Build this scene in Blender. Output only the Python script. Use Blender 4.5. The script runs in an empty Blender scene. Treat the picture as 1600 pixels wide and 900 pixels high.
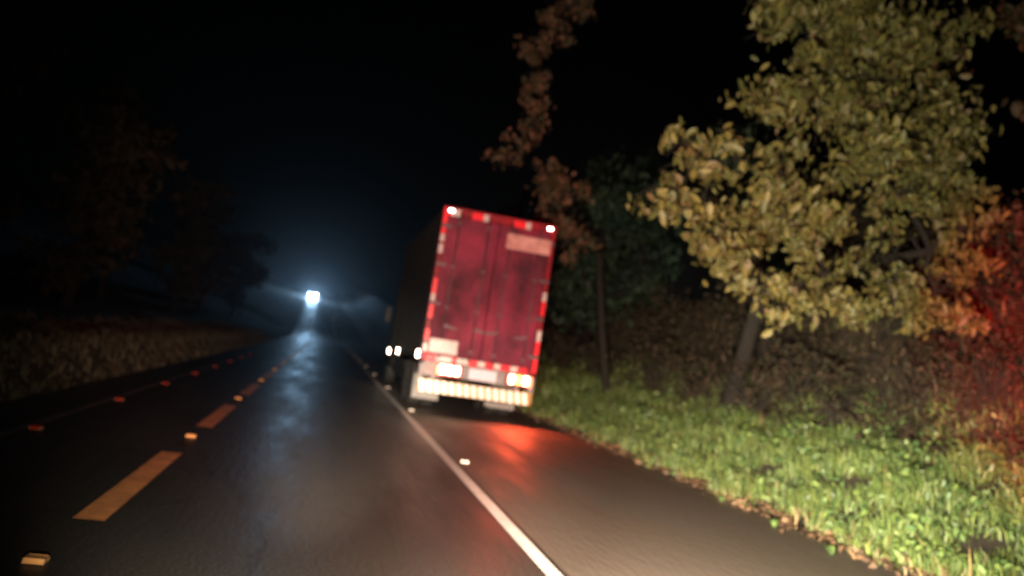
import bpy, math, random
import numpy as np
from mathutils import Vector, Matrix

SC = bpy.context.scene
COL = SC.collection
R = math.radians
PI = math.pi

# ------------------------------------------------------------------ camera
CAM_H = 1.5
cd = bpy.data.cameras.new('camera')
cam = bpy.data.objects.new('camera', cd)
COL.objects.link(cam)
SC.camera = cam
cd.sensor_width = 36.0
cd.lens = 36.0 * 1256 / 1600
cd.clip_start = 0.05
cd.clip_end = 3000
roll, pitch, yaw = R(8.5), R(4.78), R(12.4)
F = Vector((math.sin(yaw) * math.cos(pitch), math.cos(yaw) * math.cos(pitch), math.sin(pitch)))
R0 = Vector((math.cos(yaw), -math.sin(yaw), 0))
U0 = R0.cross(F)
RV = math.cos(roll) * R0 + math.sin(roll) * U0
UV = math.cos(roll) * U0 - math.sin(roll) * R0
m = Matrix((RV, UV, -F)).transposed().to_4x4()
m.translation = Vector((0, 0, CAM_H))
cam.matrix_world = m
cd.dof.use_dof = True                     # a phone lens hunting for focus in the dark
cd.dof.focus_distance = 2.6
cd.dof.aperture_fstop = 1.45
cd.dof.aperture_ratio = 1.0

# ------------------------------------------------------------------ sky: night
W = bpy.data.worlds.new('World')
SC.world = W
W.use_nodes = True
nt = W.node_tree
bg = nt.nodes['Background']
sky = nt.nodes.new('ShaderNodeTexSky')
sky.sky_type = 'NISHITA'
sky.sun_disc = False
sky.sun_elevation = R(4)
sky.sun_rotation = R(200)
nt.links.new(sky.outputs[0], bg.inputs[0])
bg.inputs[1].default_value = 0.0001
sd = bpy.data.lights.new('moon', 'SUN')
sd.energy = 0.006
sd.angle = R(0.5)
sd.color = (1.0, 0.93, 0.85)
so = bpy.data.objects.new('moon', sd)
COL.objects.link(so)
so.rotation_euler = (R(86), 0, R(-200))

# ------------------------------------------------------------------ the car the picture was taken from: its headlamps, and two added red spots
def spot(name, loc, target, power, color, cone, blend, size=0.06):
    l = bpy.data.lights.new(name, 'SPOT')
    l.energy = power
    l.color = color
    l.spot_size = R(cone)
    l.spot_blend = blend
    l.shadow_soft_size = size
    o = bpy.data.objects.new(name, l)
    COL.objects.link(o)
    o.location = loc
    d = Vector(target) - Vector(loc)
    o.rotation_euler = d.to_track_quat('-Z', 'Y').to_euler()
    return o
WARM = (1.0, 0.86, 0.62)
for s in (-0.62, 0.62):
    spot('headlamp_light', (0.35 + s, 1.35, 0.72), (0.35 + s + 6.6, 19, 2.7), 5300, WARM, 88, 1.0)
    spot('dipped_beam_light', (0.35 + s, 1.36, 0.70), (0.35 + s + 8.4, 14.0, -1.1), 9000, WARM, 45, 1.0)
    spot('low_beam_light', (0.35 + s, 1.36, 0.70), (0.35 + s + 3.3, 19, 0.30) if s > 0 else (1.9, 30, 0.1), 8500 if s > 0 else 24000, WARM, 17, 1.0)
spot('added_red_light', (0.9, -0.3, 1.95), (12.6, 10.0, 2.9), 34000, (1.0, 0.012, 0.02), 30, 1.0)  # unseen red spot added to redden the bank on the right
spot('added_red_light', (0.9, 0.2, 1.95), (3.0, 15, 1.8), 3300, (1.0, 0.05, 0.09), 62, 1.0)  # broader red spot, added to tint road, lorry and branches

SC.view_settings.view_transform = 'Standard'
SC.view_settings.look = 'None'
SC.view_settings.exposure = 0.0
SC.view_settings.gamma = 1.0
SC.view_settings.use_curve_mapping = False
SC.cycles.use_denoising = True
SC.cycles.sample_clamp_indirect = 6.0
SC.cycles.max_bounces = 6
SC.cycles.volume_bounces = 0

rng = np.random.default_rng(7)
random.seed(7)

# ------------------------------------------------------------------ materials
def mat(name, color, rough=0.6, metal=0.0, var=0.0, scale=6.0, bump=0.0, island=0.0, emit=None, estr=0.0,
        spec=0.5, color2=None, color3=None, rough_var=0.0, stretch=None):
    M = bpy.data.materials.new(name)
    M.use_nodes = True
    t = M.node_tree
    b = t.nodes['Principled BSDF']
    b.inputs['Base Color'].default_value = (*color, 1)
    b.inputs['Roughness'].default_value = rough
    b.inputs['Metallic'].default_value = metal
    b.inputs['Specular IOR Level'].default_value = spec
    fac = None
    noise = None
    if var or bump or rough_var:
        tc = t.nodes.new('ShaderNodeTexCoord')
        src = tc.outputs['Object']
        if stretch:
            mp = t.nodes.new('ShaderNodeMapping')
            mp.inputs['Scale'].default_value = stretch
            t.links.new(src, mp.inputs[0])
            src = mp.outputs[0]
        noise = t.nodes.new('ShaderNodeTexNoise')
        noise.inputs['Scale'].default_value = scale
        noise.inputs['Detail'].default_value = 5
        noise.inputs['Roughness'].default_value = 0.65
        t.links.new(src, noise.inputs['Vector'])
    if var or island:
        c2 = color2 or tuple(c * 0.35 for c in color)
        mix = t.nodes.new('ShaderNodeMix')
        mix.data_type = 'RGBA'
        mix.inputs[6].default_value = (*color, 1)
        mix.inputs[7].default_value = (*c2, 1)
        if island:
            g = t.nodes.new('ShaderNodeNewGeometry')
            mr = t.nodes.new('ShaderNodeMath')
            mr.operation = 'ADD'
            oi = t.nodes.new('ShaderNodeObjectInfo')
            t.links.new(g.outputs['Random Per Island'], mr.inputs[0])
            t.links.new(oi.outputs['Random'], mr.inputs[1])
            fr_ = t.nodes.new('ShaderNodeMath')
            fr_.operation = 'FRACT'
            t.links.new(mr.outputs[0], fr_.inputs[0])
            cr_ = t.nodes.new('ShaderNodeValToRGB')
            cr_.color_ramp.elements[0].color = (*color, 1)
            cr_.color_ramp.elements[1].color = (*(color3 or color2), 1)
            e_ = cr_.color_ramp.elements.new(0.62)
            e_.color = (*color2, 1)
            e_ = cr_.color_ramp.elements.new(0.25)
            e_.color = tuple(0.6 * a + 0.4 * b_ for a, b_ in zip(color, color2)) + (1,)
            t.links.new(fr_.outputs[0], cr_.inputs[0])
            t.links.new(cr_.outputs[0], mix.inputs[6])
            mix.inputs[0].default_value = 0.0
        else:
            mr = t.nodes.new('ShaderNodeMapRange')
            mr.inputs[1].default_value = 0.38
            mr.inputs[2].default_value = 0.68
            mr.inputs[4].default_value = var
            t.links.new(noise.outputs['Fac'], mr.inputs[0])
            t.links.new(mr.outputs[0], mix.inputs[0])
        t.links.new(mix.outputs[2], b.inputs['Base Color'])
    if rough_var:
        mr = t.nodes.new('ShaderNodeMapRange')
        mr.inputs[1].default_value = 0.35
        mr.inputs[2].default_value = 0.65
        mr.inputs[3].default_value = max(0.05, rough - rough_var)
        mr.inputs[4].default_value = min(1, rough + rough_var)
        t.links.new(noise.outputs['Fac'], mr.inputs[0])
        t.links.new(mr.outputs[0], b.inputs['Roughness'])
    if bump:
        n2 = t.nodes.new('ShaderNodeTexNoise')
        n2.inputs['Scale'].default_value = scale * 14
        n2.inputs['Detail'].default_value = 3
        t.links.new(noise.inputs['Vector'].links[0].from_socket, n2.inputs['Vector'])
        bp = t.nodes.new('ShaderNodeBump')
        bp.inputs['Strength'].default_value = bump
        bp.inputs['Distance'].default_value = 0.02
        t.links.new(n2.outputs['Fac'], bp.inputs['Height'])
        t.links.new(bp.outputs[0], b.inputs['Normal'])
    if emit:
        b.inputs['Emission Color'].default_value = (*emit, 1)
        b.inputs['Emission Strength'].default_value = estr
    return M

M = {}
M['asphalt'] = mat('wet_asphalt', (0.046, 0.038, 0.034), 0.50, var=0.55, scale=0.7, bump=0.25, rough_var=0.10,
                   color2=(0.030, 0.026, 0.024), stretch=(1.6, 0.25, 1))
t_ = M['asphalt'].node_tree
bs_ = t_.nodes['Principled BSDF']
src_ = bs_.inputs['Base Color'].links[0].from_socket
tc_ = t_.nodes.new('ShaderNodeTexCoord')
vo_ = t_.nodes.new('ShaderNodeTexVoronoi')
vo_.feature = 'DISTANCE_TO_EDGE'
vo_.inputs['Scale'].default_value = 0.55
nz_ = t_.nodes.new('ShaderNodeTexNoise')
nz_.inputs['Scale'].default_value = 2.5
mx_ = t_.nodes.new('ShaderNodeMix')
mx_.data_type = 'VECTOR'
mx_.inputs[0].default_value = 0.25
t_.links.new(tc_.outputs['Object'], nz_.inputs['Vector'])
t_.links.new(tc_.outputs['Object'], mx_.inputs[4])
t_.links.new(nz_.outputs['Color'], mx_.inputs[5])
t_.links.new(mx_.outputs[1], vo_.inputs['Vector'])
cm_ = t_.nodes.new('ShaderNodeMapRange')
cm_.inputs[1].default_value = 0.0
cm_.inputs[2].default_value = 0.011
cm_.inputs[3].default_value = 0.6
cm_.inputs[4].default_value = 1.0
t_.links.new(vo_.outputs['Distance'], cm_.inputs[0])
sp_ = t_.nodes.new('ShaderNodeTexNoise')
sp_.inputs['Scale'].default_value = 42
sp_.inputs['Detail'].default_value = 2
t_.links.new(tc_.outputs['Object'], sp_.inputs['Vector'])
sr_ = t_.nodes.new('ShaderNodeMapRange')
sr_.inputs[1].default_value = 0.35
sr_.inputs[2].default_value = 0.65
sr_.inputs[3].default_value = 0.45
sr_.inputs[4].default_value = 1.25
t_.links.new(sp_.outputs['Fac'], sr_.inputs[0])
mu_ = t_.nodes.new('ShaderNodeMath')
mu_.operation = 'MULTIPLY'
t_.links.new(cm_.outputs[0], mu_.inputs[0])
t_.links.new(sr_.outputs[0], mu_.inputs[1])
ml_ = t_.nodes.new('ShaderNodeMix')
ml_.data_type = 'RGBA'
ml_.blend_type = 'MULTIPLY'
ml_.inputs[0].default_value = 1.0
t_.links.new(src_, ml_.inputs[6])
t_.links.new(mu_.outputs[0], ml_.inputs[7])
t_.links.new(ml_.outputs[2], bs_.inputs['Base Color'])
M['shoulder'] = mat('dusty_shoulder_asphalt', (0.112, 0.092, 0.074), 0.6, var=0.6, scale=0.8, bump=0.3, color2=(0.066, 0.054, 0.045), rough_var=0.12, stretch=(1.8, 0.35, 1))
M['line_white'] = mat('white_road_paint', (0.78, 0.74, 0.72), 0.5, var=0.35, scale=5.0, color2=(0.30, 0.26, 0.25), bump=0.2)
M['line_orange'] = mat('orange_road_paint', (0.90, 0.36, 0.13), 0.55, var=0.5, scale=5.0, color2=(0.22, 0.09, 0.045), bump=0.2)
M['line_old'] = mat('worn_white_road_paint', (0.17, 0.14, 0.135), 0.6, var=0.9, scale=2.0, color2=(0.06, 0.05, 0.05))
M['soil'] = mat('damp_brown_soil', (0.050, 0.036, 0.026), 0.95, var=0.8, scale=2.2, bump=0.6, color2=(0.024, 0.019, 0.014))
M['concrete'] = mat('weathered_concrete', (0.30, 0.27, 0.21), 0.85, var=0.6, scale=1.3, bump=0.3, color2=(0.16, 0.14, 0.10))
M['stud_orange'] = mat('amber_reflector', (0.95, 0.45, 0.16), 0.25, spec=0.8)
M['stud_red'] = mat('red_reflector', (0.50, 0.02, 0.02), 0.3, spec=0.8)
M['stud_white'] = mat('white_reflector', (0.92, 0.86, 0.82), 0.25, spec=0.8)
M['stud_base'] = mat('stud_housing', (0.62, 0.36, 0.18), 0.5, var=0.3, scale=30)
M['bark'] = mat('dark_bark', (0.022, 0.017, 0.013), 0.9, var=0.8, scale=5, bump=0.8, stretch=(3, 3, 0.7))
M['leaf_olive'] = mat('olive_leaf', (0.150, 0.125, 0.034), 0.55, island=0.9, color2=(0.065, 0.072, 0.020), color3=(0.10, 0.065, 0.025), spec=0.4)
M['leaf_brown'] = mat('russet_leaf', (0.15, 0.058, 0.035), 0.6, island=0.9, color2=(0.06, 0.04, 0.02), color3=(0.04, 0.045, 0.02), spec=0.3)
M['leaf_green'] = mat('deep_green_leaf', (0.026, 0.052, 0.028), 0.6, island=0.9, color2=(0.012, 0.026, 0.016), spec=0.3)
M['leaf_dry'] = mat('dry_brush_leaf', (0.050, 0.032, 0.022), 0.8, island=0.95, color2=(0.020, 0.022, 0.011), color3=(0.035, 0.02, 0.014), spec=0.25)
M['grass'] = mat('verge_grass', (0.17, 0.21, 0.055), 0.5, island=0.95, color2=(0.08, 0.13, 0.035), color3=(0.045, 0.075, 0.025), spec=0.4)
M['grass_dry'] = mat('dry_grass', (0.26, 0.18, 0.08), 0.6, island=0.9, color2=(0.11, 0.075, 0.035))
M['bank_grass'] = mat('dull_bank_grass', (0.16, 0.13, 0.075), 0.7, island=0.9, color2=(0.07, 0.06, 0.035))
M['weed'] = mat('broad_weed_leaf', (0.17, 0.23, 0.06), 0.45, island=0.9, color2=(0.07, 0.14, 0.045), color3=(0.04, 0.07, 0.025), spec=0.5)
M['litter'] = mat('fallen_leaf', (0.22, 0.13, 0.07), 0.7, island=0.9, color2=(0.09, 0.055, 0.035))
# truck
M['door'] = mat('red_cast_door_paint', (0.25, 0.016, 0.048), 0.55, var=1.0, scale=0.9, color2=(0.026, 0.008, 0.015), bump=0.05, rough_var=0.10, stretch=(1.0, 1, 0.8), spec=0.18)  # red cast and blotchy reflections are put into this mottled colour
M['frame_red'] = mat('red_frame_paint', (0.28, 0.010, 0.020), 0.4, var=0.8, scale=3, color2=(0.10, 0.012, 0.018), spec=0.2)
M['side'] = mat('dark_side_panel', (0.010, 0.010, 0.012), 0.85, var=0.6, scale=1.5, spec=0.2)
M['steel'] = mat('galvanised_steel', (0.12, 0.06, 0.075), 0.5, metal=0.4, var=0.5, scale=12)
M['tape_red'] = mat('red_conspicuity_tape', (0.86, 0.02, 0.035), 0.3, var=0.25, scale=9, color2=(0.5, 0.02, 0.03))
M['tape_white'] = mat('white_conspicuity_tape', (0.62, 0.50, 0.50), 0.35, var=0.7, scale=9, color2=(0.34, 0.24, 0.24))
M['panel_pale'] = mat('pale_pink_panel', (0.60, 0.28, 0.26), 0.45, var=0.8, scale=6, color2=(0.34, 0.11, 0.11))
M['bar'] = mat('yellow_white_bar_paint', (0.93, 0.88, 0.66), 0.35, var=0.15, scale=8)
M['bar_stripe'] = mat('white_bar_stripe', (0.95, 0.93, 0.84), 0.3)
M['bar_gap'] = mat('amber_bar_stripe', (0.42, 0.20, 0.07), 0.35)
M['under'] = mat('grey_undercarriage', (0.24, 0.20, 0.21), 0.6, var=0.6, scale=5, color2=(0.10, 0.085, 0.085))
M['plate'] = mat('pale_plate', (0.62, 0.55, 0.66), 0.4, var=0.4, scale=9, color2=(0.42, 0.37, 0.46))
M['rubber'] = mat('black_rubber', (0.02, 0.02, 0.02), 0.8, var=0.5, scale=8)
M['flap'] = mat('dusty_white_flap', (0.22, 0.20, 0.20), 0.6, var=0.6, scale=5, color2=(0.10, 0.09, 0.09))
M['housing'] = mat('dark_red_lamp_housing', (0.30, 0.012, 0.012), 0.4)
M['lamp_white'] = mat('lit_white_lamp', (0.9, 0.85, 0.7), 0.3, emit=(1.0, 0.86, 0.55), estr=9.0)
M['lamp_amber'] = mat('lit_amber_lamp', (0.9, 0.6, 0.1), 0.3, emit=(1.0, 0.62, 0.10), estr=4.5)
M['lamp_red'] = mat('lit_red_lamp', (0.8, 0.05, 0.03), 0.3, emit=(1.0, 0.05, 0.015), estr=30.0)
M['marker'] = mat('lit_marker_lamp', (0.9, 0.85, 0.8), 0.3, emit=(1.0, 0.80, 0.60), estr=26.0)
M['marker_red'] = mat('lit_corner_lamp', (0.9, 0.8, 0.8), 0.3, emit=(1.0, 0.62, 0.58), estr=26.0)
M['headlight'] = mat('lit_headlight', (0.9, 0.95, 1.0), 0.3, emit=(0.66, 0.86, 1.0), estr=2600.0)
M['car_paint'] = mat('dark_car_paint', (0.03, 0.032, 0.04), 0.3, spec=0.6)
M['glass'] = mat('dark_glass', (0.01, 0.012, 0.014), 0.08, spec=0.7)

# ------------------------------------------------------------------ helpers
class MB:
    def __init__(s):
        s.v, s.f = [], []
    def box(s, c, d, rz=0.0):
        cx, cy, cz = c
        dx, dy, dz = d[0] / 2, d[1] / 2, d[2] / 2
        n = len(s.v)
        ca, sa = math.cos(rz), math.sin(rz)
        for z in (-dz, dz):
            for x, y in ((-dx, -dy), (dx, -dy), (dx, dy), (-dx, dy)):
                s.v.append((cx + x * ca - y * sa, cy + x * sa + y * ca, cz + z))
        s.f += [(n, n + 3, n + 2, n + 1), (n + 4, n + 5, n + 6, n + 7), (n, n + 1, n + 5, n + 4),
                (n + 1, n + 2, n + 6, n + 5), (n + 2, n + 3, n + 7, n + 6), (n + 3, n, n + 4, n + 7)]
        return s
    def prism(s, poly, axis, a, b):
        """polygon (pairs) extruded along axis between a and b"""
        n, k = len(s.v), len(poly)
        for t in (a, b):
            for p, q in poly:
                s.v.append({'x': (t, p, q), 'y': (p, t, q), 'z': (p, q, t)}[axis])
        s.f.append(tuple(range(n + k - 1, n - 1, -1)))
        s.f.append(tuple(range(n + k, n + 2 * k)))
        for i in range(k):
            j = (i + 1) % k
            s.f.append((n + i, n + j, n + k + j, n + k + i))
        return s
    def tube(s, pts, rad, k=7, cap=True):
        pts = [Vector(p) for p in pts]
        n0 = len(s.v)
        rr = rad if hasattr(rad, '__len__') else [rad] * len(pts)
        for i, p in enumerate(pts):
            d = (pts[min(i + 1, len(pts) - 1)] - pts[max(i - 1, 0)]).normalized()
            a = d.cross(Vector((0.13, 0.27, 0.95) if abs(d.z) < 0.9 else (1, 0.1, 0))).normalized()
            b = d.cross(a)
            for j in range(k):
                t = 2 * PI * j / k
                s.v.append(tuple(p + rr[i] * (math.cos(t) * a + math.sin(t) * b)))
        for i in range(len(pts) - 1):
            for j in range(k):
                a = n0 + i * k + j
                b = n0 + i * k + (j + 1) % k
                s.f.append((a, b, b + k, a + k))
        if cap:
            s.f.append(tuple(range(n0 + k - 1, n0 - 1, -1)))
            e = n0 + (len(pts) - 1) * k
            s.f.append(tuple(range(e, e + k)))
        return s
    def lathe(s, prof, axis, c, k=20):
        """profile (radius, offset) turned about an axis through c"""
        n = len(s.v)
        for r_, o in prof:
            for j in range(k):
                t = 2 * PI * j / k
                a, b = r_ * math.cos(t), r_ * math.sin(t)
                p = {'x': (o, a, b), 'y': (a, o, b), 'z': (a, b, o)}[axis]
                s.v.append((c[0] + p[0], c[1] + p[1], c[2] + p[2]))
        for i in range(len(prof) - 1):
            for j in range(k):
                a = n + i * k + j
                b = n + i * k + (j + 1) % k
                s.f.append((a, b, b + k, a + k))
        s.f.append(tuple(range(n + k - 1, n - 1, -1)))
        e = n + (len(prof) - 1) * k
        s.f.append(tuple(range(e, e + k)))
        return s
    def mesh(s, name, m_, smooth=False):
        me = bpy.data.meshes.new(name)
        me.from_pydata(s.v, [], s.f)
        me.materials.append(m_)
        if smooth:
            me.polygons.foreach_set('use_smooth', [True] * len(me.polygons))
        me.update()
        return me
    def build(s, name, m_, parent=None, bevel=0.0, smooth=False, **props):
        o = bpy.data.objects.new(name, s.mesh(name, m_, smooth))
        COL.objects.link(o)
        o.parent = parent
        for k_, v_ in props.items():
            o[k_] = v_
        if bevel:
            b = o.modifiers.new('bevel', 'BEVEL')
            b.width = bevel
            b.segments = 2
            b.limit_method = 'ANGLE'
        return o

def thing(name, label, cat, loc=(0, 0, 0), rz=0.0, group=None):
    o = bpy.data.objects.new(name, None)
    COL.objects.link(o)
    o.empty_display_size = 0.2
    o.location = loc
    o.rotation_euler = (0, 0, rz)
    o['label'] = label
    o['category'] = cat
    if group:
        o['group'] = group
    return o

def np_mesh(name, verts, quads, m_, parent=None, smooth=False):
    me = bpy.data.meshes.new(name)
    nv, nq = len(verts), len(quads)
    me.vertices.add(nv)
    me.vertices.foreach_set('co', verts.astype(np.float32).ravel())
    me.loops.add(nq * 4)
    me.loops.foreach_set('vertex_index', quads.astype(np.int32).ravel())
    me.polygons.add(nq)
    me.polygons.foreach_set('loop_start', np.arange(nq, dtype=np.int32) * 4)
    me.polygons.foreach_set('loop_total', np.full(nq, 4, dtype=np.int32))
    me.materials.append(m_)
    me.update(calc_edges=True)
    me.validate()
    if smooth:
        me.polygons.foreach_set('use_smooth', [True] * len(me.polygons))
    o = bpy.data.objects.new(name, me)
    COL.objects.link(o)
    o.parent = parent
    return o

def unit(a):
    return a / np.maximum(np.linalg.norm(a, axis=1, keepdims=True), 1e-9)

def leaf_frames(n, droop=0.6):
    """stem-to-tip directions (hanging) and blade normals"""
    d = rng.normal(size=(n, 3)) * 0.55
    d[:, 2] -= droop
    d = unit(d)
    nn = rng.normal(size=(n, 3))
    nn[:, 1] -= 0.6
    nn[:, 2] += 0.3
    nn = unit(nn - d * (nn * d).sum(1, keepdims=True))
    return d, nn

def leaf_mesh_arrays(c, d, nn, ln, wd):
    """folded pointed leaves: six outline points, two quads each"""
    n = len(c)
    s = np.cross(d, nn)
    ln = ln[:, None]
    wd = wd[:, None]
    v = np.empty((n, 6, 3))
    v[:, 0] = c - d * ln * 0.5
    v[:, 1] = c - d * ln * 0.18 + s * wd * 0.48 + nn * wd * 0.16
    v[:, 2] = c + d * ln * 0.20 + s * wd * 0.40 + nn * wd * 0.10
    v[:, 3] = c + d * ln * 0.5 - nn * ln * 0.06
    v[:, 4] = c + d * ln * 0.20 - s * wd * 0.40 + nn * wd * 0.10
    v[:, 5] = c - d * ln * 0.18 - s * wd * 0.48 + nn * wd * 0.16
    base = (np.arange(n) * 6)[:, None]
    q = np.concatenate([base + np.array([[0, 1, 2, 3]]), base + np.array([[0, 3, 4, 5]])])
    return v.reshape(-1, 3), q

# ------------------------------------------------------------------ lie of the land
def shift(y):                 # the road bends gently left far ahead
    y = np.asarray(y, float)
    t = np.clip(y - 60, 0, 90)
    return -1.3 * (t / 90) ** 2 - np.clip(y - 150, 0, None) * 0.029
def zroad(y):                 # and climbs
    y = np.asarray(y, float)
    t = np.clip(y - 95, 0, 25)
    return 0.077 * (t * t / 50 + np.clip(y - 120, 0, 150))
def sm(a, b, x):
    t = np.clip((x - a) / (b - a), 0, 1)
    return t * t * (3 - 2 * t)
def hills(x, y):
    return (np.sin(x * 0.9 + 1.3) * np.cos(y * 0.7) * 0.5 + np.sin(x * 0.37 + y * 0.29) * 0.8 + np.sin(y * 1.7 + x * 1.1) * 0.25)
def ground(x, y):
    x = np.asarray(x, float)
    y = np.asarray(y, float)
    xx = x - shift(y)
    rel = xx - 5.65
    h = -0.03 + 0.0 * xx
    h = h + np.where(rel > 0, 0.02 + 0.30 * np.clip(rel, 0, 3.6) * sm(-0.3, 1.6, rel), 0)
    h = h + 2.9 * sm(3.3, 6.6, rel) + 0.16 * np.clip(rel - 5.5, 0, 60)
    h = h + 0.10 * hills(x * 1.6, y * 1.2) * sm(0.3, 2.5, rel)
    lx = -3.65 - xx
    h = h + np.where(lx > 0, 0.52 * sm(0, 0.75, lx) + 0.03 * np.clip(lx, 0, 2) + 0.25 * np.clip(lx - 2.2, 0, 60), 0) + 0.08 * hills(x, y) * sm(0.5, 3, lx)
    return h + zroad(y)

xs = np.unique(np.concatenate([np.linspace(-200, -12, 16), np.linspace(-12, -5.2, 10), np.linspace(-5.1, -3.4, 14), np.linspace(-3.4, 5.6, 12),
                               np.linspace(5.65, 13, 40), np.linspace(13, 30, 16), np.linspace(30, 200, 14)]))
ys = np.unique(np.concatenate([np.linspace(-40, 2, 10), np.linspace(2, 40, 110), np.linspace(40, 130, 60), np.linspace(130, 560, 50)]))
X, Y = np.meshgrid(xs, ys)
V = np.stack([X, Y, ground(X, Y)], -1).reshape(-1, 3)
nx, ny = len(xs), len(ys)
ii, jj = np.meshgrid(np.arange(nx - 1), np.arange(ny - 1))
b0 = (jj * nx + ii).ravel()
Q = np.stack([b0, b0 + 1, b0 + 1 + nx, b0 + nx], -1)
g = np_mesh('ground', V, Q, M['soil'], smooth=True)
g['kind'] = 'structure'

def strip(name, x0, x1, y0, y1, dz, m_, step=4.0, wob=0.0, parent=None):
    yy = np.arange(y0, y1 + 1e-6, min(step, max((y1 - y0) / 2, 0.3)))
    n = len(yy)
    sh, zz = shift(yy), zroad(yy) + dz
    a = np.stack([x0 + sh, yy, zz], -1)
    b = np.stack([x1 + sh + (rng.normal(size=n) * wob if wob else 0), yy, zz], -1)
    v = np.concatenate([a, b])
    i = np.arange(n - 1)
    q = np.stack([i, i + n, i + n + 1, i + 1], -1)
    return np_mesh(name, v, q, m_, parent)
road = strip('road', -3.75, 5.66, -30, 430, 0.0, M['asphalt'], step=0.6, wob=0.05)
road['kind'] = 'structure'
sh_ = strip('shoulder', 1.96, 5.66, -30, 430, 0.004, M['shoulder'], step=0.5, wob=0.06)
sh_['kind'] = 'structure'
l = strip('road_edge_line', 1.785, 1.915, -10, 400, 0.004, M['line_white'], step=2.0)
l['kind'] = 'structure'
l = strip('road_border_line', -2.96, -2.84, -10, 400, 0.004, M['line_old'], step=2.0)
l['kind'] = 'structure'
for k in range(0, 34):
    y0 = 0.75 + 5.2 * k
    d = strip('road_dash', -1.43, -1.23, y0, y0 + 3.0, 0.004, M['line_orange'], step=1.0)
    d['kind'] = 'structure'

# ------------------------------------------------------------------ road studs
def make_stud(name, label, reflector, group):
    t = thing(name, label, 'road stud', group=group)
    MB().prism([(-0.06, 0.0), (-0.04, 0.020), (0.04, 0.020), (0.06, 0.0)], 'x', -0.065, 0.065).build('housing', M['stud_base'], t)
    for s in (-1, 1):
        o = MB().prism([(s * 0.064, 0.003), (s * 0.045, 0.022), (s * 0.041, 0.0215), (s * 0.058, 0.002)], 'x', -0.058, 0.058).build('reflector', reflector, t)
    return t
def copy_tree(o, parent=None):
    c = o.copy()
    COL.objects.link(c)
    if parent:
        c.parent = parent
    for ch in list(o.children):
        copy_tree(ch, c)
    return c
def stud_row(x, y0, step, n, refl, group, labels):
    proto = None
    for k in range(n):
        y = y0 + step * k
        if proto is None:
            proto = o = make_stud('road_stud', '', refl, group)
        else:
            o = copy_tree(proto)
        o.location = (x + float(shift(y)), y, float(zroad(y)) + 0.005)
        o.scale = (0.85, 0.9, 1.25)
        o['label'] = labels(k)
ORD = ['nearest', 'second', 'third', 'fourth', 'fifth', 'sixth', 'seventh', 'eighth', 'ninth', 'tenth', 'eleventh', 'twelfth',
       'thirteenth', 'fourteenth', 'fifteenth', 'sixteenth', 'seventeenth', 'eighteenth', 'nineteenth', 'twentieth']
stud_row(-1.33, 4.95, 5.2, 20, M['stud_orange'], 'amber studs between the orange centre dashes',
         lambda k: 'amber road stud on the dashed centre line, %s from the camera' % ORD[k])
stud_row(-2.78, 9.45, 3.5, 8, M['stud_red'], 'red studs by the left border line',
         lambda k: 'red road stud beside the worn border line, %s from the camera' % ORD[k])
stud_row(2.06, 10.7, 6.9, 16, M['stud_white'], 'white studs along the solid white line',
         lambda k: 'white road stud along the solid white line, %s from the camera' % ORD[k])

# ------------------------------------------------------------------ parked lorry, rear at y = 17.5
TX, TY = 3.37, 17.55
lorry = thing('parked_lorry', 'tall maroon box lorry parked on the shoulder with lit tail lamps', 'lorry', (TX, TY, 0), 0)
HW, ZB, ZT, LEN = 1.30, 1.14, 4.56, 8.8
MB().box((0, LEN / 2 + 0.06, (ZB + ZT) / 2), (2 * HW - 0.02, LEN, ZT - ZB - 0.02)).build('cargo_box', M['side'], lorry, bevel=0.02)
for s in (-1, 1):
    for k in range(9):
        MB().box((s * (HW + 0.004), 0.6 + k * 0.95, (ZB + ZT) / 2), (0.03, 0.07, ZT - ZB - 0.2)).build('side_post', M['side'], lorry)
fr = MB()
fr.box((-HW + 0.05, 0, (ZB + ZT) / 2), (0.10, 0.14, ZT - ZB))
fr.box((HW - 0.05, 0, (ZB + ZT) / 2), (0.10, 0.14, ZT - ZB))
fr.box((0, 0, ZT - 0.09), (2 * HW - 0.2, 0.136, 0.18))
fr.box((0, 0, ZB + 0.07), (2 * HW - 0.2, 0.136, 0.14))
fr.build('rear_frame', M['frame_red'], lorry, bevel=0.012)
DZ0, DZ1 = ZB + 0.15, ZT - 0.19
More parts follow.
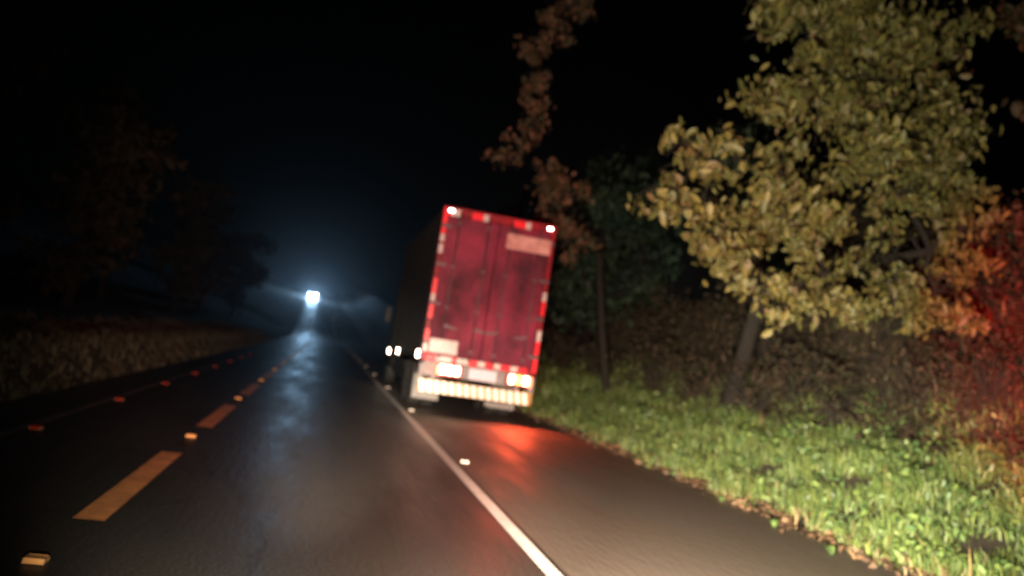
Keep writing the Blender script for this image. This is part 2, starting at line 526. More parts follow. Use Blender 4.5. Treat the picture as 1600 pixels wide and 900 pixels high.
for s in (-1, 1):
    x0, x1 = (-HW + 0.11, -0.008) if s < 0 else (0.008, HW - 0.11)
    cx, w = (x0 + x1) / 2, x1 - x0
    dm = MB().box((cx, -0.015, (DZ0 + DZ1) / 2), (w, 0.07, DZ1 - DZ0))
    door = dm.build('door', M['door'], lorry, bevel=0.015)
    # raised pressed panels between the rods
    for k in range(4):
        zc = DZ0 + (DZ1 - DZ0) * (k + 0.5) / 4
        MB().box((cx, -0.054, zc), (w - 0.22, 0.014, (DZ1 - DZ0) / 4 - 0.16)).build('pressed_panel', M['door'], door, bevel=0.006)
    for xo in (cx - w * 0.27, cx + w * 0.30):
        MB().tube([(xo, -0.095, DZ0 - 0.10), (xo, -0.095, DZ1 + 0.10)], 0.020, 8).build('lock_rod', M['steel'], door, smooth=True)
        for zc in (DZ0 + 0.15, DZ0 + 1.05, DZ0 + 1.95, DZ1 - 0.15):
            MB().box((xo, -0.085, zc), (0.09, 0.06, 0.06)).build('rod_bracket', M['steel'], door, bevel=0.006)
        MB().prism([(xo - 0.02, DZ0 + 0.62), (xo + 0.28 * -s, DZ0 + 0.58), (xo + 0.28 * -s, DZ0 + 0.63), (xo + 0.02, DZ0 + 0.69)][::1], 'y', -0.135, -0.11).build('handle', M['steel'], door)
    for k in range(4):
        zc = DZ0 + 0.25 + k * (DZ1 - DZ0 - 0.5) / 3
        MB().box((s * (HW - 0.12), -0.078, zc), (0.24, 0.022, 0.08)).build('hinge', M['steel'], door, bevel=0.006)

def tape(x0, x1, z0, z1, red, y=-0.082):
    MB().box(((x0 + x1) / 2, y, (z0 + z1) / 2), (x1 - x0, 0.008, z1 - z0)).build('reflective_tape', M['tape_red' if red else 'tape_white'], lorry)
# top rail: corner pieces and two short runs
yt = -0.076
for x0, a, b in ((-1.29, 0.16, 0.20), (-0.66, 0.26, 0.12), (0.30, 0.28, 0.12)):
    tape(x0, x0 + a, ZT - 0.20, ZT - 0.05, True, yt)
    tape(x0 + a + 0.004, x0 + a + b, ZT - 0.20, ZT - 0.05, False, yt)
# left upright
for z1, hr, hw in ((ZT - 0.21, 0.42, 0.16), (ZT - 0.86, 0.0, 0.20), (ZT - 1.62, 0.34, 0.16), (ZT - 2.16, 0.34, 0.0), (ZT - 2.75, 0.30, 0.18)):
    if hr:
        tape(-1.292, -1.20, z1 - hr, z1, True, yt)
    if hw:
        tape(-1.292, -1.20, z1 - hr - hw - 0.004, z1 - hr - 0.004, False, yt)
# right upright
for z1, hw, hr in ((ZT - 1.55, 0.20, 0.32), (ZT - 2.42, 0.24, 0.30), (ZT - 3.0, 0.0, 0.36)):
    if hw:
        tape(1.20, 1.292, z1 - hw, z1, False, yt)
    tape(1.20, 1.292, z1 - hw - hr - 0.004, z1 - hw - 0.004, True, yt)
# bottom rail, alternating
x = -1.19
k = 0
for wdt, red in ((0.22, True), (0.34, False), (0.10, True), (0.26, False), (0.20, True), (0.16, False), (0.20, True), (0.14, False), (0.22, True), (0.16, False), (0.20, True)):
    tape(x, x + wdt, ZB + 0.01, ZB + 0.135, red, yt)
    x += wdt + 0.006
# pale plates on the doors
MB().box((0.70, -0.128, 4.02), (1.02, 0.012, 0.34)).build('notice_panel', M['panel_pale'], lorry, bevel=0.004, label='pale pink notice panel high on the right door')
MB().box((-0.86, -0.128, 1.48), (0.62, 0.012, 0.30)).build('notice_panel', M['tape_white'], lorry, bevel=0.004, label='whitish panel at the bottom of the left door')
# lamps
for s in (-1, 1):
    x_ = s * 1.14
    lamp = MB().box((x_, -0.09, ZT - 0.10), (0.16, 0.03, 0.08)).build('corner_lamp', M['housing'], lorry, bevel=0.01)
    MB().box((x_, -0.115, ZT - 0.10), (0.11, 0.025, 0.055)).build('lens', M['marker_red'], lamp, bevel=0.01)
for y_, z_ in ((0.2, 1.27), (5.2, 1.19), (8.3, 1.10)):
    lamp = MB().box((-HW - 0.008, y_, z_ - 0.02), (0.04, 0.22, 0.20)).build('side_lamp', M['rubber'], lorry, bevel=0.008)
    MB().box((-HW - 0.04, y_, z_ - 0.02), (0.05, 0.18 if y_ != 5.2 else 0.08, 0.16)).build('lens', M['marker'], lamp, bevel=0.015)
for s, cols in ((-1, ('lamp_white', 'lamp_white', 'lamp_white', 'lamp_red')), (1, ('lamp_white', 'lamp_amber', 'lamp_white', 'lamp_red'))):
    cx = -0.63 if s < 0 else 0.94
    cz = 0.975
    hs = MB().box((cx, 0.02, cz), (0.58, 0.12, 0.27)).build('tail_lamp', M['housing'], lorry, bevel=0.02)
    for k in range(3):
        MB().box((cx - 0.16 + 0.16 * k, -0.055, cz + 0.015), (0.13, 0.05, 0.20)).build('lens', M[cols[k]], hs, bevel=0.02)
    MB().box((cx + s * 0.263, -0.052, cz), (0.045, 0.04, 0.22)).build('lens', M['lamp_red'], hs, bevel=0.01)
MB().box((0.12, -0.02, 0.98), (0.62, 0.02, 0.24)).build('number_plate', M['plate'], lorry, bevel=0.004)
# bumper frame, under-run bar with slanted stripes
uf = MB()
uf.box((0, 0.12, 0.98), (2.44, 0.10, 0.30))
uf.box((-0.95, 0.15, 0.70), (0.10, 0.10, 0.30)).box((0.95, 0.15, 0.70), (0.10, 0.10, 0.30))
uf.build('bumper_frame', M['under'], lorry, bevel=0.01)
MB().box((1.24, -0.02, 0.83), (0.12, 0.06, 0.50)).build('bumper_post', M['flap'], lorry, bevel=0.01)
MB().box((-1.24, 0.05, 0.86), (0.10, 0.06, 0.44)).build('bumper_post', M['under'], lorry, bevel=0.01)
tl = bpy.data.lights.new('tail_lamp_light', 'SPOT')
tl.energy = 330
tl.color = (1.0, 0.07, 0.02)
tl.spot_size = R(120)
tl.spot_blend = 1.0
tl.shadow_soft_size = 0.08
to = bpy.data.objects.new('tail_lamp_light', tl)
COL.objects.link(to)
to.location = (TX + 0.98, TY - 0.14, 0.95)
to.rotation_euler = (R(52), 0, R(180))
bar = MB().box((0, -0.04, 0.60), (2.56, 0.12, 0.28)).build('under_run_bar', M['bar_gap'], lorry, bevel=0.015)
nst = 15
for k in range(nst):
    a = -1.275 + 2.48 * k / nst
    w = 0.105
    MB().prism([(a + 0.05, 0.47), (a + 0.05 + w, 0.47), (a + w, 0.73), (a, 0.73)], 'y', -0.112, -0.102).build('stripe', M['bar_stripe'], bar)
# running gear
ch = MB()
for s in (-1, 1):
    ch.box((s * 0.45, 5.4, 0.98), (0.12, 10.4, 0.26))
for k in range(6):
    ch.box((0, 1.0 + k * 1.7, 0.98), (0.78, 0.08, 0.16))
ch.build('chassis', M['under'], lorry)
tyre_p = [(0.30, -0.15), (0.46, -0.15), (0.51, -0.11), (0.52, 0), (0.51, 0.11), (0.46, 0.15), (0.30, 0.15)]
rim_p = [(0.05, -0.10), (0.16, -0.12), (0.24, -0.06), (0.31, -0.14), (0.31, 0.14), (0.10, 0.10)]
for ya in (1.9, 3.2):
    MB().tube([(-0.95, ya, 0.52), (0.95, ya, 0.52)], 0.07, 8).build('axle', M['under'], lorry)
    for s in (-1, 1):
        for xo in (0.78, 1.11):
            wh = MB().lathe(tyre_p, 'x', (s * xo, ya, 0.52), 22).build('wheel', M['rubber'], lorry, smooth=True)
            MB().lathe([(r_, o_ * s * -1) for r_, o_ in rim_p] if s > 0 else rim_p, 'x', (s * xo, ya, 0.52), 16).build('rim', M['steel'], wh)
for s in (-1, 1):
    MB().box((s * 0.92, 1.22, 0.50), (0.62, 0.02, 0.56)).build('mud_flap', M['flap'], lorry)
    MB().box((s * 1.15, 6.2, 0.72), (0.08, 3.6, 0.5)).build('side_guard', M['side'], lorry, bevel=0.01)
MB().box((0.52, 0.02, 0.375), (0.52, 0.05, 0.10)).build('tow_plate', M['flap'], lorry, bevel=0.01)
# tractor
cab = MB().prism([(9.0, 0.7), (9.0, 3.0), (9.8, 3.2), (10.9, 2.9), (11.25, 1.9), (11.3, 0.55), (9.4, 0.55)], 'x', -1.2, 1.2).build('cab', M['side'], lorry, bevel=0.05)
MB().prism([(10.93, 2.86), (11.27, 1.98), (11.30, 1.98), (10.96, 2.88)], 'x', -1.05, 1.05).build('windscreen', M['glass'], cab)
for s in (-1, 1):
    MB().box((s * 1.38, 10.7, 2.3), (0.16, 0.10, 0.5)).build('mirror', M['rubber'], cab, bevel=0.02)
    wh = MB().lathe(tyre_p, 'x', (s * 1.05, 10.2, 0.52), 22).build('wheel', M['rubber'], lorry, smooth=True)
    MB().lathe(rim_p, 'x', (s * 1.05, 10.2, 0.52), 16).build('rim', M['steel'], wh)

# ------------------------------------------------------------------ oncoming car far up the hill
CX, CY = -5.1, 228.0
CZ = float(zroad(CY))
car = thing('oncoming_car', 'far oncoming car with glaring bluish white headlights on the hill', 'car', (CX, CY, CZ), 0)
car.rotation_euler = (R(-4.4), 0, R(1.5))
MB().prism([(0.0, 0.35), (0.0, 0.75), (0.15, 0.92), (1.15, 1.02), (1.95, 1.50), (3.3, 1.50), (4.1, 1.05), (4.3, 0.9), (4.3, 0.35)], 'x', -0.88, 0.88).build('body', M['car_paint'], car, bevel=0.08)
MB().prism([(1.17, 1.05), (1.93, 1.48), (1.90, 1.50), (1.14, 1.07)], 'x', -0.72, 0.72).build('windscreen', M['glass'], car)
MB().box((0, -0.02, 0.66), (0.9, 0.06, 0.18)).build('grille', M['rubber'], car, bevel=0.02)
MB().box((0, -0.05, 0.45), (1.7, 0.14, 0.20)).build('bumper', M['car_paint'], car, bevel=0.05)
for s in (-1, 1):
    hl = MB().lathe([(0.13, 0.03), (0.14, -0.02), (0.11, -0.05)], 'y', (s * 0.66, -0.01, 0.76), 16).build('headlight', M['rubber'], car)
    MB().lathe([(0.115, 0.0), (0.10, -0.025), (0.05, -0.035)], 'y', (s * 0.66, -0.055, 0.76), 16).build('lens', M['headlight'], hl)
    for ya in (0.85, 3.4):
        wh = MB().lathe([(0.2, -0.1), (0.31, -0.1), (0.33, 0), (0.31, 0.1), (0.2, 0.1)], 'x', (s * 0.8, ya, 0.33), 18).build('wheel', M['rubber'], car)
        MB().lathe([(0.05, -0.08), (0.2, -0.105), (0.2, 0.105), (0.05, 0.08)], 'x', (s * 0.8, ya, 0.33), 12).build('rim', M['steel'], wh)
    spot('oncoming_beam_light', (CX + s * 0.66, CY - 0.3, CZ + 0.80), (CX * 0.0, 0, 0.6), 13000, (0.36, 0.66, 1.0), 70, 1.0, 0.12)

# delineator post up the road, catching the light
py_ = 150.0
px_ = 2.35 + float(shift(py_))
t = thing('delineator_post', 'distant white delineator post right of the road below the oncoming headlights', 'post', (px_, py_, float(zroad(py_))))
MB().prism([(-0.06, 0), (0.06, 0), (0.05, 1.15), (-0.05, 1.15)], 'y', -0.03, 0.03).build('post', M['line_white'], t)
MB().box((0, -0.04, 0.95), (0.08, 0.015, 0.2)).build('reflector', M['stud_white'], t)

# ------------------------------------------------------------------ plants
def one_leaf_mesh(m_, k):
    """a single broad leaf with a folded midrib and curved blade"""
    v, f = [], []
    prof = [(0.0, 0.0), (0.12, 0.22), (0.32, 0.46), (0.55, 0.48), (0.78, 0.28), (1.0, 0.0)]
    for t_, w_ in prof:
        z = -0.10 * t_ * t_ + 0.02 * math.sin(3 * t_ + k)
        v.append((t_ - 0.5, 0, z))
        v.append((t_ - 0.5, w_ * 0.5, z + 0.09 * w_))
        v.append((t_ - 0.5, -w_ * 0.5, z + 0.09 * w_))
    for i in range(len(prof) - 1):
        a, b = 3 * i, 3 * i + 3
        f += [(a, b, b + 1, a + 1), (a, a + 2, b + 2, b)]
    me = bpy.data.meshes.new('leaf')
    me.from_pydata(v, [], f)
    me.materials.append(m_)
    me.polygons.foreach_set('use_smooth', [True] * len(me.polygons))
    return me

def crown_points(clumps, density):
    """leaf centres: sub-clumps inside each clump, with gaps between them"""
    pts = []
    for (x, y, z, r_) in clumps:
        nsub = max(5, int(10 * r_ ** 1.3))
        for _ in range(nsub):
            d = rng.normal(size=3)
            d /= np.linalg.norm(d)
            c = np.array([x, y, z]) + d * r_ * rng.uniform(0.25, 0.95) * np.array([1, 1, 0.8])
            rs = r_ * rng.uniform(0.19, 0.40)
            nl = int(density * rs ** 2 * 9)
            q = rng.normal(size=(nl, 3)) * rs * 0.55 * np.array([1, 1, 0.9])
            pts.append(c + q)
    return np.concatenate(pts)

def tree(name, label, base, clumps, m_leaf, trunk_r, density=30, ln=0.24, wd=0.12, single=0, group=None, fork=0.45, cat='tree', droop=0.6):
    t = thing(name, label, cat, base, 0, group)
    B = Vector(base)
    loc = [(x - B.x, y - B.y, z - B.z, r_) for x, y, z, r_ in clumps]
    top = Vector((np.mean([c[0] for c in loc]), np.mean([c[1] for c in loc]), np.mean([c[2] for c in loc])))
    fk = Vector((top.x * 0.3, top.y * 0.3, max(1.0, top.z * fork)))
    tb = MB()
    mid = fk * 0.5 + Vector((random.uniform(-.12, .12), random.uniform(-.12, .12), 0))
    tb.tube([(0, 0, -0.4), (0.0, 0, 0.15), mid, fk], [trunk_r * 1.5, trunk_r * 1.15, trunk_r * 0.95, trunk_r * 0.8], 10)
    tb.build('trunk', M['bark'], t, smooth=True)
    nodes = [(fk, trunk_r * 0.75)]
    for (x, y, z, r_) in sorted(loc, key=lambda c: (Vector(c[:3]) - fk).length):
        e = Vector((x, y, z))
        s0, r0 = min(nodes, key=lambda q: (q[0] - e).length + 0.3 * (q[0] - fk).length)
        lb = MB()
        k1 = s0.lerp(e, 0.35) + Vector((random.uniform(-.15, .15), random.uniform(-.15, .15), random.uniform(.0, .2)))
        k2 = s0.lerp(e, 0.7) + Vector((random.uniform(-.12, .12), random.uniform(-.12, .12), random.uniform(-.05, .15)))
        rr = r0 * 0.8
        lb.tube([s0, k1, k2, e], [rr, rr * 0.85, rr * 0.72, rr * 0.6], 7)
        nodes.append((e, rr * 0.62))
        nodes.append((k2, rr * 0.7))
        for _ in range(9):
            d = Vector(rng.normal(size=3)).normalized() * r_ * random.uniform(.5, 1.0)
            p0 = k2.lerp(e, random.random())
            lb.tube([p0, p0 + d * 0.5 + Vector((0, 0, 0.08)), p0 + d], [max(0.012, rr * 0.3), max(0.008, rr * 0.2), 0.004], 5)
        lb.build('limb', M['bark'], t, smooth=True)
    P = crown_points(loc, density)
    n = len(P)
    d, nn = leaf_frames(n, droop)
    L = rng.uniform(0.55, 1.35, n) * ln
    Wd = L / ln * wd * rng.uniform(0.8, 1.15, n)
    if single:
        dist = np.linalg.norm(P + np.array(base) - np.array([0, 0, CAM_H]), axis=1)
        order = np.argsort(dist)
        pick, rest = order[:single], order[single:]
        meshes = [one_leaf_mesh(m_leaf, k) for k in range(4)]
        for q, i in enumerate(pick):
            o = bpy.data.objects.new('leaf', meshes[q % 4])
            COL.objects.link(o)
            o.parent = t
            a, c = Vector(d[i]), Vector(nn[i])
            b = c.cross(a)
            mt = Matrix((a * L[i], b * Wd[i] * 2.0, c * L[i])).transposed().to_4x4()
            mt.translation = Vector(P[i])
            o.matrix_local = mt
        P, d, nn, L, Wd = P[rest], d[rest], nn[rest], L[rest], Wd[rest]
    v, q = leaf_mesh_arrays(P, d, nn, L, Wd)
    cr = np_mesh('crown', v, q, m_leaf, t)
    cr['kind'] = 'stuff'
    return t

def gz(x, y):
    return float(ground(x, y))

# the big tree reaching out over the verge on the right
big = [(6.9, 11.2, 6.4, 1.05), (7.9, 11.4, 6.9, 1.1), (6.3, 11.0, 7.3, 0.9), (8.7, 11.2, 6.2, 1.0), (7.3, 10.8, 5.3, 0.95),
       (8.4, 11.0, 4.95, 0.85), (9.3, 11.2, 5.3, 0.85), (6.4, 10.6, 4.2, 0.85), (7.0, 10.6, 3.5, 0.80), (7.4, 10.7, 3.05, 0.62),
       (8.5, 10.9, 3.20, 0.70), (9.3, 11.0, 3.35, 0.65), (5.0, 10.8, 4.0, 0.72), (5.6, 10.6, 3.35, 0.70), (4.45, 11.0, 4.2, 0.48), (4.7, 11.2, 5.1, 0.42), (5.9, 10.5, 2.9, 0.5),
       (5.45, 10.9, 4.9, 0.5), (9.3, 11.2, 4.2, 0.6), (9.9, 11.2, 4.7, 0.55), (9.8, 11.0, 3.9, 0.5), (8.0, 10.7, 4.0, 0.55), (7.6, 11.3, 7.9, 1.0), (9.0, 11.5, 7.7, 1.0), (6.5, 10.5, 3.0, 0.6), (5.3, 10.7, 3.6, 0.5), (4.8, 10.9, 4.6, 0.55), (6.2, 10.7, 4.9, 0.6), (6.0, 10.6, 4.3, 0.6), (8.9, 10.9, 3.0, 0.5), (8.3, 10.9, 3.5, 0.55), (9.9, 11.1, 3.3, 0.5), (7.9, 10.8, 3.0, 0.5)]
tree('broadleaf_tree', 'large olive leaved tree overhanging the verge, brightest in the headlights', (8.95, 16.6, gz(8.95, 16.6)), big, M['leaf_olive'], 0.17,
     density=105, ln=0.165, wd=0.082, single=300, droop=0.8, fork=0.72)
# dim red-brown tree leaning over the lorry
over = [(4.25, 21.5, 10.2, 0.75), (4.5, 21.4, 9.4, 0.7), (4.4, 21.3, 8.6, 0.65), (4.6, 21.2, 7.9, 0.6), (4.2, 21.1, 7.3, 0.6), (3.9, 21.0, 6.8, 0.6),
        (5.1, 21.0, 6.5, 0.75), (5.6, 20.9, 6.1, 0.75), (5.3, 20.8, 5.6, 0.7), (5.9, 20.6, 5.2, 0.75), (5.7, 20.4, 4.6, 0.6), (6.3, 20.5, 4.9, 0.6), (4.8, 21.4, 10.9, 0.8), (5.2, 21.6, 11.6, 0.8)]
tree('roadside_tree', 'tall russet leaved tree with branches hanging above the lorry roof', (8.2, 22.5, gz(8.2, 22.5)), over, M['leaf_brown'], 0.10, density=85, ln=0.15, wd=0.08, fork=0.6)
# green tree behind, and russet branches at the top
back = [(8.2, 17.2, 6.8, 1.0), (9.2, 17.6, 7.2, 1.2), (8.0, 16.9, 5.6, 0.9), (9.6, 17.2, 5.5, 1.2), (10.6, 17.4, 6.6, 1.2), (7.4, 17.3, 6.0, 0.7)]
tree('roadside_tree', 'dim deep green tree standing behind the large olive tree', (10.6, 18.2, gz(10.6, 18.2)), back, M['leaf_green'], 0.18, density=26)
topb = [(7.6, 15.6, 10.4, 0.8), (8.5, 15.8, 10.7, 0.9), (9.4, 15.8, 10.4, 0.9), (10.4, 15.6, 9.9, 1.0), (11.8, 15.4, 9.4, 1.1)]
tree('roadside_tree', 'tall tree whose russet branches hang down at the top edge', (11.8, 16.5, gz(11.8, 16.5)), topb, M['leaf_brown'], 0.18, density=26, fork=0.7)
rightt = [(12.4, 11.6, 7.2, 1.2), (13.2, 12.0, 8.4, 1.3), (12.2, 12.2, 9.4, 1.2), (13.6, 11.8, 6.2, 1.0)]
tree('roadside_tree', 'shaded tree at the right edge above the red lit bank', (13.2, 12.6, gz(13.2, 12.6)), rightt, M['leaf_brown'], 0.16, density=22)
# a row of dark trees going away behind the lorry on the bank
for k, (x, y, h) in enumerate([(9.6, 27, 7), (10.8, 33, 8), (9.8, 40, 7.5), (11.0, 48, 9), (9.8, 58, 8), (10.8, 70, 9), (9.6, 84, 8.5)]):
    x += float(shift(y))
    z = gz(x, y)
    cl = [(x - 0.8 + random.uniform(-.4, .4), y + random.uniform(-1, 1), z + h * f_, 1.2 + random.random() * 0.5) for f_ in (0.35, 0.5, 0.65, 0.8)]
    cl += [(x + 1.0, y + random.uniform(-1, 1), z + h * f_, 1.4) for f_ in (0.5, 0.75, 0.95)]
    tree('bank_tree', 'dark green tree on the bank beyond the lorry, %s of the row' % ORD[k], (x + 0.6, y, z), cl, M['leaf_green'], 0.16, density=12, ln=0.34, wd=0.18,
         group='dark trees along the right bank')
# trees and bushes beyond the barrier
for k, (x, y, h) in enumerate([(-7.5, 13, 5), (-8.6, 19, 7), (-7.8, 27, 6), (-9.2, 36, 8), (-8.2, 47, 7), (-9.0, 60, 8), (-8.4, 76, 7.5), (-9.5, 95, 9)]):
    x += float(shift(y))
    z = gz(x, y)
    cl = [(x + random.uniform(-1, 1), y + random.uniform(-1.2, 1.2), z + h * f_, 1.2 + 0.5 * random.random()) for f_ in (0.25, 0.4, 0.55, 0.7, 0.85, 0.95)]
    tree('far_side_tree', 'shadowy tree beyond the dry grass bank, %s from the camera' % ORD[k], (x, y, z), cl, M['leaf_dry'], 0.15, density=12, ln=0.34, wd=0.18,
         group='shadowy trees beyond the left bank')

# dry brush on the bank under the trees
blab = [('low olive bush right behind the verge beside the lorry', 8.7, 25, 0.9), ('brown dry bush on the bank below the big tree\'s left branches', 9.1, 18.5, 1.0),
        ('brown dry bush on the bank right under the big tree', 9.5, 14.8, 0.95), ('tangled red lit bush low on the bank at the right edge', 9.9, 11.8, 0.9),
        ('red lit scrub bush on the bank foot nearest the camera', 10.4, 9.4, 0.8), ('dry bush up the bank behind the lorry\'s right side', 9.2, 21.5, 1.0),
        ('dry scrub bush higher up the bank behind the big tree', 10.4, 16.6, 1.1), ('small olive scrub bush on the slope near the big trunk', 9.4, 13.2, 0.7),
        ('tall bush glowing red on the bank top at the right edge', 11.3, 11.0, 1.3), ('dark scrub bush far along the bank past the lorry', 8.9, 30, 1.2),
        ('tall dark red bush behind the big tree\'s lowest right branches', 11.4, 12.6, 1.4), ('big red lit bush on the bank cut off by the right edge', 11.6, 9.7, 1.4),
        ('tall dark bush on the bank top behind the big tree', 11.2, 14.6, 1.4), ('tall dark bush on the bank between the two nearest tree trunks', 10.8, 19.0, 1.3),
        ('dark bush on the bank top right of the lorry', 10.2, 23.5, 1.3), ('straggly tall bush on the bank top right of the deep green tree', 11.6, 16.0, 1.5), ('bushy dark growth on the bank behind the russet tree', 9.9, 26.5, 1.7),
        ('low ragged bush where the grass meets the bank', 8.9, 12.6, 0.5), ('leafy brown bush hiding the big tree\'s trunk', 8.75, 15.2, 0.9),
        ('red lit leafy bush on the bank slope, lowest of the red ones', 10.1, 10.6, 0.9)]
for k, (lab, x, y, r_) in enumerate(blab):
    z = gz(x, y)
    t = thing('scrub_bush', lab, 'bush', (x, y, z), 0, 'scrub bushes on the right bank')
    sb = MB()
    for _ in range(16):
        a = random.uniform(0, 2 * PI)
        e = Vector((math.cos(a) * r_ * random.uniform(.3, 1), math.sin(a) * r_ * random.uniform(.3, 1), r_ * random.uniform(.7, 1.5)))
        sb.tube([(0, 0, -0.1), e * 0.5 + Vector((0, 0, 0.15)), e], [0.02, 0.012, 0.004], 5)
    sb.build('stems', M['bark'], t)
    P = crown_points([(0, 0, r_ * 0.75, r_), (0.3 * r_, -0.2 * r_, r_ * 0.5, r_ * 0.8), (-0.2 * r_, 0, r_ * 1.2, r_ * 0.6)], 34)
    P = P[P[:, 2] > -0.1]
    d, nn = leaf_frames(len(P), 0.3)
    L = rng.uniform(0.09, 0.20, len(P))
    v, q = leaf_mesh_arrays(P, d, nn, L, L * 0.45)
    o = np_mesh('foliage', v, q, M['leaf_dry'], t)
    o['kind'] = 'stuff'

# ------------------------------------------------------------------ verge grass, weeds, litter
def blades(name, n, xr, yr, hr, w, m_, ypow=1.0, keep=None, lean=0.35):
    u = rng.random(n) ** ypow
    y = yr[0] + (yr[1] - yr[0]) * u
    x = rng.uniform(xr[0], xr[1], n)
    if keep is not None:
        k = keep(x, y)
        x, y = x[k], y[k]
    n = len(x)
    sh = shift(y)
    z = ground(x + sh, y)
    p = np.stack([x + sh, y, z - 0.01], -1)
    cl = np.sin(x * 5.3 + 1.7 * np.sin(y * 3.1)) + np.sin(y * 4.4 + 1.3 * np.sin(x * 2.7)) + 0.6 * np.sin(x * 11 + y * 9)
    h = (rng.uniform(hr[0], hr[1], n) * np.clip(0.85 + 0.38 * cl, 0.25, 2.0))[:, None]
    a = rng.uniform(0, 2 * PI, n)
    bend = np.stack([np.cos(a), np.sin(a), np.zeros(n)], -1) * (rng.random((n, 1)) * lean * 2) * h
    bend[:, 0] -= 0.12 * h[:, 0]
    b = rng.uniform(0, 2 * PI, n)
    sd_ = np.stack([np.cos(b), np.sin(b), np.zeros(n)], -1) * (w * rng.uniform(0.6, 1.3, n))[:, None] * 0.5
    up = np.array([0, 0, 1.0])
    v = np.empty((n, 6, 3))
    v[:, 0], v[:, 1] = p - sd_, p + sd_
    v[:, 2], v[:, 3] = p + up * h * 0.6 + bend * 0.35 + sd_ * 0.85, p + up * h * 0.6 + bend * 0.35 - sd_ * 0.85
    v[:, 4], v[:, 5] = p + up * h * 0.95 + bend + sd_ * 0.2, p + up * h * 0.95 + bend - sd_ * 0.2
    base = (np.arange(n) * 6)[:, None]
    q = np.concatenate([base + np.array([[0, 1, 2, 3]]), base + np.array([[3, 2, 4, 5]])])
    o = np_mesh(name, v.reshape(-1, 3), q, m_)
    o['kind'] = 'stuff'
    return o
def patchy(lo):
    return lambda x, y: (np.sin(x * 2.1 + 0.7 * np.sin(y)) + np.sin(y * 1.3 + x) + rng.normal(size=len(x)) * 0.8) > lo
edge = lambda x, y: (x > 5.75 + 0.22 * np.sin(y * 2.3) + 0.15 * np.sin(y * 5.1)) & (rng.random(len(x)) < np.clip((10.3 - x) / 1.6, 0.03, 1)) & ((np.sin(x * 5.3 + 1.7 * np.sin(y * 3.1)) + np.sin(y * 4.4 + 1.3 * np.sin(x * 2.7)) + rng.normal(size=len(x)) * 0.5) > -1.0)
blades('grass', 62000, (5.6, 10.4), (4.5, 26), (0.08, 0.26), 0.016, M['grass'], 1.25, edge)
g2 = blades('grass', 26000, (5.6, 10.4), (24, 70), (0.16, 0.36), 0.045, M['grass'], 1.3, edge)
blades('dry_grass', 26000, (-6.6, -3.72), (5, 60), (0.06, 0.20), 0.03, M['bank_grass'], 1.3)
blades('dry_grass', 9000, (5.5, 11.8), (4.5, 32), (0.08, 0.28), 0.016, M['grass_dry'], 1.2,
       lambda x, y: (rng.random(len(x)) < np.where(x < 6.1, 1.0, np.where(x > 8.3, 0.7, 0.12))))
# broad weeds among the grass
n = 13000
y = 5 + 22 * rng.random(n) ** 1.2
x = rng.uniform(5.9, 10.0, n)
k = edge(x, y)
x, y = x[k], y[k]
P = np.stack([x + shift(y), y, ground(x + shift(y), y) + rng.uniform(0.02, 0.20, len(x)) * np.clip(1 + 0.5 * np.sin(x * 5.3 + 1.7 * np.sin(y * 3.1)), 0.4, 2)], -1)
d, nn = leaf_frames(len(P), 0.05)
nn[:, 2] += 0.8
nn = unit(nn - d * (nn * d).sum(1, keepdims=True))
L = rng.uniform(0.04, 0.13, len(P))
v, q = leaf_mesh_arrays(P, d, nn, L, L * 0.5)
o = np_mesh('weeds', v, q, M['weed'])
o['kind'] = 'stuff'
# fallen leaves along the tarmac edge and on the bank
n = 2600
y = 4.5 + 30 * rng.random(n) ** 1.3
x = np.where(rng.random(n) < 0.55, 5.72 + rng.normal(size=n) * 0.16, rng.uniform(8.2, 12.0, n))
P = np.stack([x, y, np.maximum(ground(x, y), np.where(x < 5.66, 0, -1)) + rng.uniform(0.012, 0.06, n)], -1)
d = rng.normal(size=(n, 3)) * np.array([1, 1, 0.25])
d = unit(d)
nn = unit(rng.normal(size=(n, 3)) * 0.5 + np.array([0, 0, 1.0]))
nn = unit(nn - d * (nn * d).sum(1, keepdims=True))
L = rng.uniform(0.06, 0.15, n)
v, q = leaf_mesh_arrays(P, d, nn, L, L * 0.5)
o = np_mesh('leaf_litter', v, q, M['litter'])
o['kind'] = 'stuff'
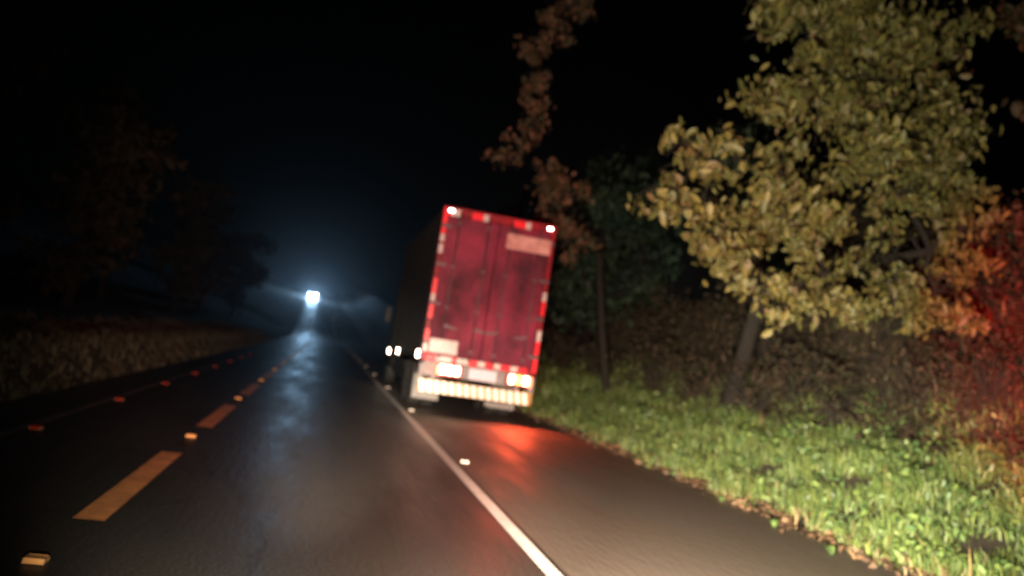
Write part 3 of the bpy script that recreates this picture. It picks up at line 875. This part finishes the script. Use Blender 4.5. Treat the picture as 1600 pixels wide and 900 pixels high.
# leaf mould and low growth covering the earth bank under the trees
n = 26000
y = 6 + 26 * rng.random(n) ** 1.3
x = rng.uniform(8.6, 14.0, n)
P = np.stack([x, y, ground(x, y) + rng.uniform(0.0, 0.22, n)], -1)
d, nn = leaf_frames(n, 0.15)
L = rng.uniform(0.07, 0.17, n)
v, q = leaf_mesh_arrays(P, d, nn, L, L * 0.5)
o = np_mesh('ground_cover', v, q, M['leaf_dry'])
o['kind'] = 'stuff'
# lone tufts on the tarmac margin
tl = ['small green weed tuft on the tarmac margin, nearest to the camera', 'small green weed tuft on the tarmac margin, second from the camera',
      'green weed tuft at the edge of the shoulder, third from the camera', 'weed tuft at the shoulder edge nearer the lorry, fourth from the camera']
for k, (x, y) in enumerate([(5.28, 7.3), (5.35, 8.5), (5.42, 9.9), (5.5, 12.6)]):
    t = thing('weed_tuft', tl[k], 'weed', (x, y, 0.0), 0, 'weed tufts on the tarmac margin')
    for _ in range(9):
        a = random.uniform(0, 2 * PI)
        r_ = random.uniform(0.05, 0.14)
        c, s = math.cos(a), math.sin(a)
        w = 0.018
        bm = MB()
        bm.v = [(-s * w, c * w, 0), (s * w, -c * w, 0), (c * r_ * .6 + s * w * 1.4, s * r_ * .6 - c * w * 1.4, 0.07), (c * r_ * .6 - s * w * 1.4, s * r_ * .6 + c * w * 1.4, 0.07), (c * r_ * 1.2, s * r_ * 1.2, 0.075)]
        bm.f = [(0, 1, 2, 3), (3, 2, 4)]
        bm.build('leaf', M['weed'], t)

# ------------------------------------------------------------------ thin mist added to give the headlights a halo
hz = MB().box((0, 259, 39), (404, 604, 84)).build('haze', M['glass'])
hz['kind'] = 'stuff'
HM = bpy.data.materials.new('glow_mist')
HM.use_nodes = True
for nd in list(HM.node_tree.nodes):
    HM.node_tree.nodes.remove(nd)
out = HM.node_tree.nodes.new('ShaderNodeOutputMaterial')
pv = HM.node_tree.nodes.new('ShaderNodeVolumePrincipled')
pv.inputs['Color'].default_value = (0.9, 0.93, 1.0, 1)
pv.inputs['Density'].default_value = 0.00022
pv.inputs['Anisotropy'].default_value = 0.90
HM.node_tree.links.new(pv.outputs[0], out.inputs['Volume'])
hz.data.materials.clear()
hz.data.materials.append(HM)
